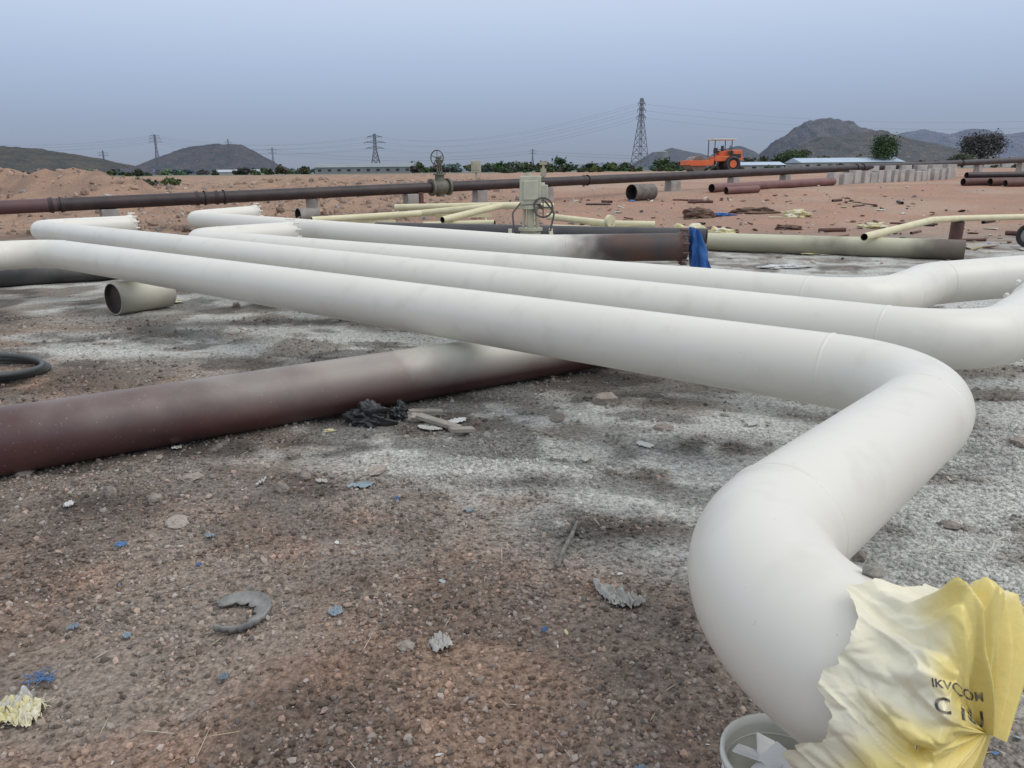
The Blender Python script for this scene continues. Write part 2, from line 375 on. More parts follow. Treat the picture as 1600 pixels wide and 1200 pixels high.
# --- brown pipe supporting
over1=overspray('brown_primer',(.105,.045,.043),(.072,.034,.036),(.66,.64,.56),[((-.2,5.38,.45),.3,1.15,1.0),((-.6,5.1,.5),.2,2.9,.42)],.42,1.0,2.2,.06,speck=((.36,.31,.29),70,.68,.7,.05))
mb=MB(); mb.openpipe([(-4.9,2.30,.178),(1.1,6.2,.178)],R,64,0,1)
mb.obj('brown_pipe',[over1,dark_in])
over2=overspray('grey_pipe_paint',(.055,.055,.06),(.08,.075,.075),(.5,.5,.44),[((-5.6,11.6,.3),.3,1.6,.8)],.5,1,3)
mb=MB(); mb.openpipe([(-10.5,9.0,.178),(-4.9,12.05,.178)],R,48,0,1); mb.obj('dark_pipe',[over2,dark_in])
over3=overspray('stub_paint',(.26,.245,.20),(.36,.34,.28),(.68,.66,.55),[((-4.2,8.8,.4),.25,.7,1)],.55,.6,3)
mb=MB(); mb.openpipe([(-4.42,8.48,.178),(-4.05,9.02,.178)],R,48,0,1,depth=.6); mb.obj('pipe_stub',[over3,dark_in])
mb=MB(); mb.openpipe([(1.9,5.3,.178),(3.6,7.6,.178)],R,40,0,1); mb.obj('dark_pipe',[over2,dark_in])
# --- pale pipe
pale=overspray('pale_overspray',(.16,.13,.10),(.11,.095,.075),(.60,.58,.42),[((3.2,15.2,.3),1.8,4.3,.95),((6.3,13.4,.3),.3,1.1,.9)],.6,.55,3)
mb=MB(); mb.openpipe([(2.6,15.5,.17),(7.53,12.85,.17)],.17,40,0,1); mb.obj('pale_pipe',[pale,dark_in])
yel=pbr('cream_yellow',(.76,.70,.46),(.68,.62,.40),4,.5,.1)
def pipe(name,pts,r,mat,R_=.2,n=20,op=True):
    p=fillet(pts,R_,8)[0] if len(pts)>2 else [Vector(q) for q in pts]
    mb=MB(); mb.openpipe(p,r,n,0,1,.006,depth=.3); return mb.obj(name,[mat,dark_in])
pipe('thin_pipe',[(5.95,13.1,.38),(8.3,15.4,.50),(9.5,16.6,.45),(12.5,17.6,.42)],.065,yel,.3)
mb=MB(); mb.openpipe([(9.5,16.62,0),(9.5,16.6,.38)],.13,24,0,1,depth=.3); mb.obj('pipe_post',[rust,dark_in])
pipe('dark_pipe',[(-2.6,15.2,.45),(3.3,13.1,.42)],.13,over2)
pipe('dark_pipe',[(-1.4,14.4,.14),(3.6,16.4,.14)],.13,over2)
for a in [[(-3.9,15.4,.62),(-2.0,16.6,.66),(-.2,18.3,.72)],[(-3.3,16.9,.55),(-.4,16.5,.80)],[(-1.3,15.0,.62),(-.2,16.3,.82),(.9,16.2,.80)],[(-1.7,15.4,.5),(-.3,15.0,.55)],[(.75,15.8,.62),(1.9,15.0,.52),(2.75,14.9,.50)],[(.8,15.0,.45),(1.8,14.3,.45)],[(-2.6,17.8,.75),(.3,17.2,.8)]]:
    pipe('cream_small_pipe',a,.065,yel,.15,14)
def trestle(x,y,h,w=1.0,rz=0):
    mb=MB(); R3=Matrix.Rotation(rz,3,'Z')
    for sx in(-1,1):
        for sy in(-1,1):
            a=R3@Vector((sx*w*.5,sy*.22,0)); b=R3@Vector((sx*w*.42,0,h-.05)); mb.cyl(a+Vector((x,y,float(tz(x,y)))),b+Vector((x,y,0)),.025,n=8)
    mb.box((x,y,h-.03),(w*1.1,.07,.07),R3); mb.obj('pipe_trestle',[yel])
trestle(-2.9,16.1,.55,1.0,.4); trestle(-1.0,16.9,.62,1.1,.2); trestle(1.9,15.0,.44,.9,-.4); trestle(-.7,15.1,.45,.8,0)
mb=MB(); mb.cyl((1.75,14.0,.62),(1.8,13.95,.62),.12,n=24); mb.cyl((1.8,13.95,.62),(1.85,14.6,.5),.05,n=12); mb.cyl((1.8,14.1,0),(1.8,14.1,.55),.03,n=8); mb.obj('blind_flange',[yel])
# ------------------------------------------------------------ actuated valve
vg=pbr('valve_paint',(.52,.50,.38),(.40,.38,.28),6,.5,.15)
mb=MB(); vx,vy=.28,10.95
mb.cyl((vx-.28,vy,.52),(vx+.28,vy,.52),.13,n=24); 
for s_ in(-1,1): mb.cyl((vx+s_*.26,vy,.52),(vx+s_*.31,vy,.52),.21,n=28,sm=False)
mb.tube([(vx,vy,.40),(vx,vy,.55),(vx,vy,.72)],[.16,.19,.12],24); mb.cyl((vx,vy,.70),(vx,vy,.74),.17,n=24,sm=False)
mb.cyl((vx,vy,.74),(vx,vy,1.0),.05,n=16)
for s_ in(-1,1): mb.cyl((vx+s_*.10,vy,.73),(vx+s_*.08,vy,1.0),.022,n=8)
mb.cyl((vx,vy,1.0),(vx,vy,1.05),.15,n=24,sm=False)
for a,b in (((vx-.26,vy,.0),(vx-.26,vy,.34)),((vx+.26,vy,0),(vx+.26,vy,.34))): mb.box(((a[0]),vy,.16),(.12,.2,.34))
act=mb.obj('motorised_valve',[vg])
mb=MB(); mb.box((vx,vy,1.25),(.29,.24,.38)); mb.box((vx+.0,vy-.13,1.25),(.20,.03,.26)); mb.cyl((vx-.03,vy,1.43),(vx-.03,vy,1.48),.05,n=16)
mb.cyl((vx+.14,vy,1.30),(vx+.20,vy,1.30),.05,n=16); mb.cyl((vx+.14,vy,1.14),(vx+.22,vy,1.14),.035,n=16); mb.box((vx+.19,vy-.02,1.22),(.1,.16,.2))
mb.obj('actuator',[pbr('actuator_paint',(.52,.51,.40),(.44,.43,.34),7,.5,.1)],act,.012)
mb=MB(); mb.torus((vx+.17,vy-.16,1.02),(.2,1,.1),.13,.013,32,8)
for k in range(4):
    a=k*PI/4*2; mb.cyl((vx+.17,vy-.16,1.02),(vx+.17+.13*math.cos(a),vy-.17,1.02+.13*math.sin(a)),.009,n=6)
mb.cyl((vx+.15,vy-.18,1.02),(vx+.12,vy,1.05),.025,n=10)
mb.tube(fillet([(vx-.12,vy-.1,1.1),(vx-.25,vy-.15,.95),(vx-.22,vy-.12,.6),(vx-.3,vy-.2,.3)],.08,6)[0],.013,8)
mb.tube(fillet([(vx+.2,vy-.1,1.1),(vx+.33,vy-.1,.95),(vx+.24,vy-.1,.55)],.08,6)[0],.013,8)
mb.obj('handwheel',[pbr('valve_dark',(.12,.11,.10),(.08,.07,.07),6,.5)],act)
# ------------------------------------------------------------ long elevated pipeline
mb=MB()
Fp=lambda X: Vector((X,20.13+(X+13.02)*.7185,.74+(X+13.02)*.0245))
Fd=(Fp(10)-Fp(0)).normalized()
mb.tube([Fp(x) for x in(-24,-12.0)],R,32,1,True,False); mb.tube([Fp(x) for x in(-12.0,0,16,30,46)],R,32,0,True,False)
for x in(-12.0,-9.0,-8.55,3.0,18.5,19.0,28,36):
    p=Fp(x); mb.tube([p-Fd*.09,p-Fd*.09,p+Fd*.09,p+Fd*.09],[R*.9,R*1.6,R*1.6,R*.9],32,0,False,False)
    mb.tube([p-Fd*.2,p-Fd*.09],[R,R*1.2],32,0,True,False);mb.tube([p+Fd*.09,p+Fd*.2],[R*1.2,R],32,0,True,False)
for x in(-5,.8,7,12,24): seam(mb,Fp(x),Fd,R+.004)
mb.obj('elevated_pipeline',[darkp,maroon,dark_in])
def block(name,x,y,top,w=.5,d=.4,rz=.62,mat=conc):
    mb=MB(); z0=float(tz(x,y))-.1; mb.box((x,y,(z0+top)/2),(w,d,top-z0),Matrix.Rotation(rz,3,'Z'),taper=.94); return mb.obj(name,[mat],bevel=.02)
for x in(-11.0,-3.4,-1.1,1.4,7.1,10.4,13.6,17,21,25,30,35):
    p=Fp(x); block('pipe_support',p.x,p.y,p.z-R,.45 if x!=7.1 else .65,.4)
p=Fp(-6.3)
mb=MB(); z0=float(tz(p.x,p.y)); mb.openpipe([(p.x-.35,p.y-.35,z0+.2),(p.x+.15,p.y+.1,z0+.2)],.2,28,0,1,depth=.3); mb.box((p.x,p.y+.1,(z0+p.z-R)/2),(.3,.3,p.z-R-z0)); mb.obj('concrete_drum',[conc,dark_in])
# gate valve with handwheel on pipeline
p=Fp(-2.45); gm=pbr('gate_valve_paint',(.12,.13,.10),(.17,.16,.12),8,.55)
mb=MB()
for s_ in(-1,1):
    q=p+Fd*.33*s_; mb.cyl(q-Fd*.04,q+Fd*.04,R*1.65,n=32,sm=False)
mb.tube([p-Fd*.3,p-Fd*.12,p+Fd*.12,p+Fd*.3],[.19,.27,.27,.19],28)
mb.tube([p-Vector((0,0,.32)),p,p+Vector((0,0,.42))],[.14,.22,.15],20)
mb.cyl(p+Vector((0,0,.40)),p+Vector((0,0,.46)),.22,n=24,sm=False); mb.cyl(p+Vector((0,0,.5)),p+Vector((0,0,.55)),.1,n=16)
for s_ in(-1,1): mb.cyl(p+Fd*.09*s_+Vector((0,0,.45)),p+Fd*.06*s_+Vector((0,0,.85)),.025,n=8)
mb.cyl(p+Vector((0,0,.4)),p+Vector((0,0,1.0)),.022,n=8); mb.box(p+Vector((0,0,.86)),(.22,.22,.12))
wc=p+Vector((-.05,-.2,.98)); mb.torus(wc,(.5,1,0),.25,.022,36,8); wa=Vector((.5,1,0)).normalized(); wu=wa.cross(Vector((0,0,1)))
for k in range(5):
    a=k*2*PI/5+.3; mb.cyl(wc,wc+(wu*math.cos(a)+Vector((0,0,1))*math.sin(a))*.25,.014,n=6)
mb.cyl(wc-wa*.05,wc+wa*.25,.04,n=12)
mb.obj('gate_valve',[gm])
mb=MB(); q=Vector((-1.25,29.5,0)); mb.cyl((q.x,q.y,.2),(q.x,q.y,1.5),.04,n=8); mb.box((q.x,q.y,1.68),(.36,.18,.42)); mb.box((q.x,q.y-.1,1.7),(.28,.02,.3)); mb.obj('junction_box',[vg],bevel=.01)
mb=MB(); mb.cyl((-3.1,27.2,.15),(-3.1,27.2,.85),.12,n=20); mb.cyl((-3.1,27.2,.45),(-3.1,27.2,.5),.2,n=20); mb.obj('drain_stub',[rust])
mb=MB(); mb.cyl((1.3,31.0,.3),(1.3,31.0,1.75),.05,n=12); mb.box((1.3,30.95,1.45),(.22,.1,.3)); mb.box((1.3,31.0,1.8),(.3,.15,.12)); mb.obj('instrument_stand',[vg])
# ------------------------------------------------------------ right-hand yard items
mb=MB(); z=float(tz(5.2,30.6)); mb.openpipe([(4.65,30.3,z+.31),(5.55,31.0,z+.31)],.31,32,0,1,.02,depth=.7); mb.obj('large_pipe_offcut',[pbr('offcut',(.20,.18,.16),(.12,.10,.09),5,.7,.2),dark_in])
def gp(name,a,b,r,mat=rust,dz=0):
    pipe(name,[(a[0],a[1],float(tz(*a))+r+dz),(b[0],b[1],float(tz(*b))+r+dz)],r,mat)
redp=pbr('red_oxide',(.22,.11,.10),(.17,.085,.08),2,.6,.1)
gp('red_oxide_pipe',(8.5,33.4),(15.6,38.3),.18,redp); gp('red_oxide_pipe',(8.9,32.6),(10.4,33.2),.15,redp)
for a,b,r,dz in [((20.8,36.4),(30,38),.17,0),((21.8,36.0),(30,37),.17,0.0),((21.2,36.9),(31,38.3),.15,.3),((22.0,35.2),(30,35.9),.15,0)]: gp('stacked_pipe',a,b,r,darkp if dz else rust,dz)
bm_=pbr('block_concrete',(.52,.50,.47),(.38,.36,.34),2,.9,.3,12)
for i in range(17):
    f=i/16; x=15.6+f*9.6+random.uniform(-.1,.1); y=38.6+f*7.4
    mb=MB(); z0=float(tz(x,y)); h=random.uniform(.55,.72); mb.box((x,y,z0+h/2-.05),(.42,.42,h),Matrix.Rotation(random.uniform(.3,.9),3,'Z')); 
    mb.obj('concrete_block',[bm_],bevel=.02)
for i in range(7):
    x=18.5+i*1.3; y=43+i*.8; z0=float(tz(x,y)); mb=MB(); mb.box((x,y,z0+.4),(.9,.5,.85),Matrix.Rotation(.5,3,'Z')); mb.obj('concrete_block',[bm_],bevel=.02)
def noise3(v,s,seed=0):
    return fbm(v[:,0]*s+seed+v[:,2]*s*.7,v[:,1]*s+v[:,2]*s*1.3+seed*2,3)
IV5,IF5=ico(5)
def lump(name,x,y,s,mat,z=None,rz=0,amp=.5,fs=3):
    v=IV5.copy(); n_=noise3(v,fs,x*3.1+y)
    f1,f2=worley(v,26,-1.1,1.1,int(abs(x*31+y*17))); cr_=np.clip((f2-f1)*1.6,0,1)
    v=v*(1+(n_[:,None]-.5)*amp+(cr_[:,None]-.5)*amp*.45); v[:,2]=np.maximum(v[:,2],-.35)
    v=v*np.array(s); a=rz; v=v@np.array([[math.cos(a),math.sin(a),0],[-math.sin(a),math.cos(a),0],[0,0,1]])
    zz=float(tz(x,y))+s[2]*.3 if z is None else z
    return npmesh(name,v+np.array([x,y,zz]),IF5,[mat],None,True)
def cloth(name,c1,c2,rough=.5): return pbr(name,c1,c2,6,rough,.5,18,bdist=.02)
blackpl=cloth('black_plastic',(.02,.02,.022),(.05,.05,.055),.35); yelpl=cloth('yellow_plastic',(.66,.60,.28),(.74,.70,.55)); bluepl=cloth('blue_tarp_mat',(.03,.12,.38),(.05,.17,.45),.5); whitepl=cloth('white_plastic',(.72,.72,.70),(.55,.55,.55))
brownheap=pbr('heap',(.22,.14,.10),(.12,.08,.065),5,.9,.8,10)
lump('black_plastic_bag',-.90,4.58,(.15,.085,.11),blackpl,amp=1.0); lump('black_plastic_bag',-.70,4.66,(.08,.06,.08),blackpl,amp=1.0)
lump('yellow_wrapper',-1.12,4.45,(.04,.02,.012),yelpl,amp=1.2)
for x,y,s,m,nm in [(4.0,17.3,(.45,.25,.26),yelpl,'yellow_sack'),(4.9,18.2,(.35,.2,.15),yelpl,'yellow_sack'),(8.9,24.5,(.45,.3,.18),yelpl,'yellow_sack'),(9.4,20.2,(.4,.2,.1),yelpl,'yellow_sack'),
                 (6.6,25.0,(.5,.2,.08),bluepl,'blue_tarpaulin'),(5.9,24.6,(.5,.35,.25),brownheap,'scrap_heap'),(7.9,25.6,(.8,.3,.15),brownheap,'scrap_heap'),(5.7,14.0,(.45,.25,.06),yelpl,'paint_spill'),(4.3,12.2,(.4,.2,.03),whitepl,'white_sheet'),
                 (7.1,20.0,(.35,.25,.10),brownheap,'scrap_heap'),(3.3,21.0,(.4,.3,.16),brownheap,'scrap_heap'),(2.2,20,(.3,.2,.12),brownheap,'scrap_heap'),(-4.4,9.2,(.35,.2,.03),yelpl,'paint_spill')]:
    lump(nm,x,y,s,m,amp=.8)
for i in range(34):
    x=random.uniform(2,14); y=random.uniform(16,31); a=random.uniform(0,3.1); L=random.uniform(.3,1.2)
    gp('scrap_pipe',(x,y),(x+L*math.cos(a),y+L*math.sin(a)),random.choice([.02,.03,.05]),random.choice([rust,yel,darkp,rust]))
n=420; Y=13+rs.rand(n)*19; X=2+rs.rand(n)*13; s=.02+.10*rs.rand(n)**3; cl=np.array([[.55,.53,.46],[.12,.08,.06],[.4,.36,.2],[.05,.05,.05],[.2,.12,.08],[.1,.2,.45]])[rs.choice(6,n,p=[.25,.25,.12,.13,.22,.03])]
scatter('yard_debris',np.stack([X,Y,tz(X,Y)+.02],1),s[:,None]*np.array([1.6,.8,.3])*(.5+.9*rs.rand(n,3)),cl,grav_m,IV,IF,.35,False)
mb=MB(); c=Vector((9.9,14.9,.22)); mb.torus(c,(1,.4,0),.17,.055,32,10); mb.cyl(c-Vector((.03,.01,0)),c+Vector((.03,.01,0)),.13,n=24,mi=1,sm=False); mb.cyl(c-Vector((.1,.03,0)),c+Vector((.1,.03,0)),.03,n=12,mi=1)
mb.cyl(c,c+Vector((.8,.3,.35)),.025,n=8,mi=1); mb.obj('cart_wheel',[pbr('rubber',(.02,.02,.02),(.035,.035,.035),10,.8),pbr('steel_grey',(.3,.3,.3),(.2,.2,.2),10,.5)])
# ------------------------------------------------------------ tarpaulin on open flange
def sheet(name,fn,nu,nv,mats,mi=None):
    v=[fn(i/(nu-1),j/(nv-1)) for j in range(nv) for i in range(nu)]
    o=npmesh(name,np.array([list(p) for p in v]),grid_faces(nu,nv),mats,None,True); return o
def tarpf(u,v):
    # triangular drape: narrow at the flange top, trailing wider at the bottom
    spread=.35+.65*v
    x=2.30+.30*u*spread+.025*math.sin(13*u+3*v)*v+.05*float(fbm(u*5,v*5,3))-.01
    y=10.10-.27*u*spread+.04*math.sin(11*u+5*v)*(.3+v)+.04*float(fbm(u*6+4,v*6,3))-.03
    top=.80-.05*u; z=top*(1-v)+v*(.05+.05*math.sin(8*u)+.06*u)
    return (x,y,z)
tm=bluepl.copy(); tm.name='tarp_two_tone'; nt=tm.node_tree; b=nt.nodes['Principled BSDF']; base=b.inputs['Base Color'].links[0].from_socket
tc=N(nt,'ShaderNodeTexCoord'); sx=N(nt,'ShaderNodeSeparateXYZ'); nt.links.new(tc.outputs['Object'],sx.inputs[0])
mr=N(nt,'ShaderNodeMapRange'); mr.inputs['From Min'].default_value=.25; mr.inputs['From Max'].default_value=.22; nt.links.new(sx.outputs['Z'],mr.inputs['Value'])
mx=N(nt,'ShaderNodeMixRGB'); nt.links.new(mr.outputs[0],mx.inputs['Fac']); nt.links.new(base,mx.inputs['Color1']); mx.inputs['Color2'].default_value=(.65,.68,.7,1); nt.links.new(mx.outputs[0],b.inputs['Base Color'])
sheet('blue_tarpaulin',tarpf,40,30,[tm])
# ------------------------------------------------------------ sack on near elbow
u_=dE.cross(Vector((0,0,1))).normalized(); w_=u_.cross(dE).normalized()
if w_.z<0: w_=-w_
nu,nv=520,300
I,J=np.meshgrid(np.arange(nu),np.arange(nv)); ph=2*PI*I/nu; s=J/(nv-1)
cs,sn=np.cos(ph),np.sin(ph)
q1=np.clip(s/.60,0,1); q2=np.clip((s-.60)/.40,0,1)
edge=-.045*cs+.022*np.sin(ph*3+.5)+.018*np.sin(ph*7+1)+.06*(fbm(cs*5+9,sn*5+4,4)-.5)
a0=-.125+edge
ax=a0*(1-q1)+q1*.035+.03*np.sin(q2*PI*.5)
rad=(.183+.018*np.sin(q1*PI*.5)+.022*(1-q1)**4)*(1-q2**1.35)
k_=np.clip(rad/.12,0,1)
P3=np.stack([cs*.2,sn*.2,ax],-1).reshape(-1,3)
wp=P3*np.array([1,1,.6])+.05*(np.stack([fbm(P3[:,1]*9,P3[:,2]*9,3),fbm(P3[:,0]*9+5,P3[:,2]*9,3),fbm(P3[:,1]*9,P3[:,0]*9+7,3)],1)-.5)*2
lo3,hi3=np.array([-.25,-.25,-.14]),np.array([.25,.25,.1])
f1,f2=worley(wp,70,lo3,hi3,4); A1=np.minimum((f2-f1)/.05,1.3).reshape(ph.shape)
f1,f2=worley(wp,360,lo3,hi3,9); A2=np.minimum((f2-f1)/.025,1.3).reshape(ph.shape)
nz_=fbm(cs*1.7+4,sn*1.7+ax*3,3)
tri=lambda x: np.abs(((x)%1.0)*2-1)
lng=tri(ph/(2*PI)*9+nz_*3.2+ax*2.5)**1.4; lng2=tri(ph/(2*PI)*21+nz_*7+ax*7)
gr=.25+.75*np.clip(s*2.2,0,1)
rad=rad+(.030*(A1-.6)+.012*(A2-.4)+.040*(lng-.35)+.013*lng2)*gr*k_
ax=ax+(.030*A1+.012*A2+.024*lng-.035)*np.clip((s-.5)*3,0,1)
up=np.clip(np.cos(ph-1.75),0,1)**6; rad=rad+.055*up*np.exp(-((s-.52)/.16)**2)
up2=np.clip(np.cos(ph-1.25),0,1)**14; rad=rad+.045*up2*np.exp(-((s-.50)/.12)**2)
lo=np.clip(np.cos(ph+.9),0,1)**3; rad=rad+.035*lo*np.exp(-((s-.3)/.3)**2)
un,wn,dn,En=[np.array(list(a)) for a in (u_,w_,dE,E)]
sv=(En+dn*ax[...,None]+(un*cs[...,None]+wn*sn[...,None])*rad[...,None]).reshape(-1,3)
idx=np.arange(nu*(nv-1)); a=idx//nu*nu; i0=idx%nu; i1=(i0+1)%nu
sf=np.stack([a+i0,a+i1,a+nu+i1,a+nu+i0],1)
yw=sstep(.30,.56,fbm(cs*1.3+2,sn*1.3+ax*3+1,3)*.8+ (s-.34)*.9)
fine=(fbm(cs*9,sn*9+ax*40,3)-.5)[...,None]*.12
scol=np.clip((np.array([.80,.755,.58])*(1-yw[...,None])+np.array([.80,.655,.22])*yw[...,None])*(1+fine),0,.9).reshape(-1,3)
sm_,nt,b=newmat('woven_sack'); at=N(nt,'ShaderNodeAttribute'); at.attribute_name='Col'; nt.links.new(at.outputs['Color'],b.inputs['Base Color']); b.inputs['Roughness'].default_value=.34
tc=N(nt,'ShaderNodeTexCoord'); wv=N(nt,'ShaderNodeTexNoise'); wv.inputs['Scale'].default_value=45; wv.inputs['Detail'].default_value=6; nt.links.new(tc.outputs['Object'],wv.inputs['Vector']); bp=N(nt,'ShaderNodeBump'); bp.inputs['Strength'].default_value=.35; bp.inputs['Distance'].default_value=.006; nt.links.new(wv.outputs['Fac'],bp.inputs['Height']); nt.links.new(bp.outputs['Normal'],b.inputs['Normal'])
sack=npmesh('woven_sack',sv,sf,[sm_],scol,True)
from mathutils.bvhtree import BVHTree
bv=BVHTree.FromPolygons([Vector(v) for v in sv],[tuple(int(k) for k in f) for f in sf])
ink=pbr('ink_black',(.06,.055,.05),(.30,.26,.18),70,.7,lo=.45,hi=.6)
def letter(txt,size,origin,right,up,into):
    import bmesh
    cu=bpy.data.curves.new('t','FONT'); cu.body=txt; cu.size=size; cu.resolution_u=3; cu.offset=size*.012
    to=bpy.data.objects.new('t',cu); COL.objects.link(to); bpy.context.view_layer.update()
    me=bpy.data.meshes.new_from_object(to.evaluated_get(bpy.context.evaluated_depsgraph_get())); bpy.data.objects.remove(to)
    bm=bmesh.new(); bm.from_mesh(me); bmesh.ops.triangulate(bm,faces=bm.faces)
    bmesh.ops.subdivide_edges(bm,edges=bm.edges,cuts=3,use_grid_fill=True)
    for v in bm.verts:
        o=origin+right*v.co.x+up*v.co.y
        h=bv.ray_cast(o,into)
        if h[0] is None: h=(o+into*.1,)
        v.co=h[0]-into*.0016
    me2=bpy.data.meshes.new('lettering'); bm.to_mesh(me2); bm.free(); me2.materials.append(ink)
    o=bpy.data.objects.new('lettering',me2); COL.objects.link(o); o.parent=sack
into=Vector((.48,.62,-.62)).normalized(); rt=into.cross(Vector((0,0,1))).normalized(); upv=rt.cross(into).normalized()
org=E-into*.6
rr=(rt*.96+upv*.28).normalized(); uu=(upv*.96-rt*.28).normalized()
letter("C IU",.034,org+rr*-.012+uu*-.015,rr,uu,into)
letter("IKVCOM",.018,org+rr*-.012+uu*.022,rr,uu,into)
rock(.705,1.352,(.022,.017,.014),(.26,.25,.22),z=.737)
# ------------------------------------------------------------ bucket under the elbow
mb=MB(); bc=Vector((.60,1.44,0))
rs_=[(.115,.0),(.128,.21),(.136,.215),(.136,.232),(.127,.232),(.125,.21),(.11,.03)]
mb.rings([[Vector((bc.x+r*math.cos(2*PI*k/48),bc.y+r*math.sin(2*PI*k/48),z)) for k in range(48)] for r,z in rs_],0,True,True,True)
for z in(.16,.185): mb.torus((bc.x,bc.y,z),(0,0,1),.1255,.004,48,6)
mb.obj('paint_bucket',[pbr('bucket_plastic',(.68,.68,.63),(.55,.55,.50),8,.5,.1)])
for k in range(5):
    mb=MB(); a=k*1.3; mb.box((bc.x-.03+.03*math.cos(a),bc.y-.02+.04*math.sin(a),.205+.012*k),(.10,.06,.004),Matrix.Rotation(a,3,'Z')@Matrix.Rotation(.4,3,'X')); mb.obj('paint_flake',[whitepl])
# ------------------------------------------------------------ foreground litter
def scrapf(name,x,y,w,d,mat,rz=0,h=.02,seed=0,thick=True):
    n_=26; P=[]
    for j in range(n_):
        for i in range(n_):
            u=i/(n_-1)-.5; v=j/(n_-1)-.5; a=math.atan2(v,u)
            edge=.62+.55*float(fbm(math.cos(a)*2.2+seed,math.sin(a)*2.2+seed*1.7,3))
            sx_=max(abs(math.cos(a)),abs(math.sin(a))); uu_=u*sx_*edge*1.5; vv=v*sx_*edge*1.5
            zz=h*float(abs(2*fbm(u*5+seed,v*5+seed,3)-1))*2
            X_=x+(uu_*w)*math.cos(rz)-(vv*d)*math.sin(rz); Y_=y+(uu_*w)*math.sin(rz)+(vv*d)*math.cos(rz)
            P.append((X_,Y_,float(tz(X_,Y_))+.010+zz))
    return npmesh(name,np.array(P),grid_faces(n_,n_),[mat],None,True)
dirtyw=cloth('dirty_white_plastic',(.58,.57,.53),(.40,.39,.36))
scrapf('torn_plastic_sheet',.36,2.47,.06,.16,dirtyw,.55,.035,4); scrapf('torn_plastic_sheet',.40,2.42,.09,.05,dirtyw,.2,.03,14)
scrapf('torn_plastic_sheet',-.24,2.18,.06,.07,dirtyw,.1,.02,9)
greyb=pbr('grey_blue_scrap',(.30,.37,.41),(.2,.26,.3),9,.7)
blue2=pbr('blue_scrap',(.10,.20,.40),(.14,.26,.46),9,.6)
for i,(x,y,w,d,m) in enumerate([(-.63,2.40,.035,.05,greyb),(-1.5,2.30,.03,.025,greyb),(-1.30,2.26,.025,.025,greyb),(-.2,3.25,.03,.025,greyb),(-1.63,2.9,.035,.025,blue2),(-1.25,2.75,.02,.015,blue2),(-.55,3.35,.025,.015,blue2),(.32,1.62,.04,.03,greyb),(-2.35,3.1,.04,.04,dirtyw),(-2.1,3.35,.05,.03,whitepl),(-.95,3.55,.05,.03,dirtyw),(-.75,3.5,.10,.04,greyb),(.4,3.9,.08,.04,dirtyw),(.75,4.1,.08,.05,whitepl),(-3.1,3.55,.05,.05,blue2),(2.2,4.2,.08,.05,whitepl),(-1.9,4.1,.05,.04,dirtyw),(-.5,4.42,.14,.08,dirtyw),(-.35,4.55,.10,.05,whitepl),(-1.25,3.55,.07,.015,whitepl),(1.1,3.0,.05,.03,greyb),(-1.3,3.0,.03,.02,greyb),(.1,2.25,.02,.015,blue2),(-.9,2.05,.025,.02,greyb),(1.9,3.6,.06,.05,dirtyw),(1.45,4.4,.07,.04,whitepl)]):
    scrapf('litter_scrap',x,y,w,d,m,i*.9,.010,i*3.3)
n=200; Y=1.5+rs.rand(n)*5.5; X=(rs.rand(n)*2-1)*Y*.8; s=.004+.011*rs.rand(n)**3; cl=np.array([[.6,.6,.57],[.14,.24,.42],[.35,.4,.42],[.55,.5,.3],[.05,.05,.05],[.45,.25,.15]])[rs.choice(6,n,p=[.33,.12,.24,.06,.15,.10])]
scatter('litter_bits',np.stack([X,Y,tz(X,Y)+.008],1),s[:,None]*np.array([1.3,.8,.12])*(.6+.8*rs.rand(n,3)),cl,grav_m,IV,IF,.3,False)
n=150; Y=1.5+rs.rand(n)*3.5; X=(rs.rand(n)*2-1)*Y*.8; cl=np.array([[.5,.42,.3],[.2,.15,.1],[.6,.55,.45]])[rs.choice(3,n)]
scatter('straw_bits',np.stack([X,Y,tz(X,Y)+.009],1),np.stack([.02+.04*rs.rand(n),np.full(n,.0013),np.full(n,.0013)],1),cl,grav_m,IV,IF,.1,False)
rub=pbr('torn_rubber',(.15,.15,.145),(.28,.275,.26),14,.7,.5,40)
mb=MB(); cx,cy=-.97,2.40; rsn=[]
for i in range(49):
    f=i/48; a=2.75-f*4.85; t_=max(0,math.sin(PI*min(1,f*1.05)))**.6*(1.15-.75*f); ri=.098-.066*t_*(.9+.15*math.sin(i*.8))-.003*math.sin(i*1.7); ro=.108+.003*math.sin(i*2.3)
    c_,s_=math.cos(a),math.sin(a)
    rsn.append([Vector((cx+c_*r_,cy+s_*r_*1.1,float(tz(cx,cy))+.008+z_)) for r_,z_ in((ri,.002),(ri,.008),((ri*.5+ro*.5),.012),(ro-.012,.014),(ro-.005,.024),(ro,.020),(ro,.0))])
mb.rings(rsn,0,True,True,True); mb.obj('torn_rubber_ring',[rub])
mb=MB(); mb.tube([(.17,2.68,.02),(.2,2.8,.028),(.24,2.92,.03),(.28,3.08,.02)],[.008,.011,.010,.006],8); mb.obj('broken_rod',[pbr('rod',(.22,.20,.18),(.12,.11,.10),30,.7)])
hose=pbr('hose_rubber',(.045,.055,.055),(.07,.08,.08),6,.45)
mb=MB()
for k in range(3):
    mb.torus((-4.12+.03*k,5.80-.04*k,.03+.04*k),(.05*k,.06,1),.44-.02*k,.022,64,10)
mb.obj('hose_coil',[hose])
def wig(pts,amp,n_=40,seed=0):
    P=[Vector(p) for p in pts]; out=[]
    for i in range(n_):
        t_=i/(n_-1)*(len(P)-1); k=min(int(t_),len(P)-2); q=P[k].lerp(P[k+1],t_-k)
        out.append(q+Vector((float(fbm(i*.3+seed,1.)-.5),float(fbm(i*.3,seed+7.)-.5),abs(float(fbm(i*.25,seed+3.))-.5)*.6))*amp)
    return out
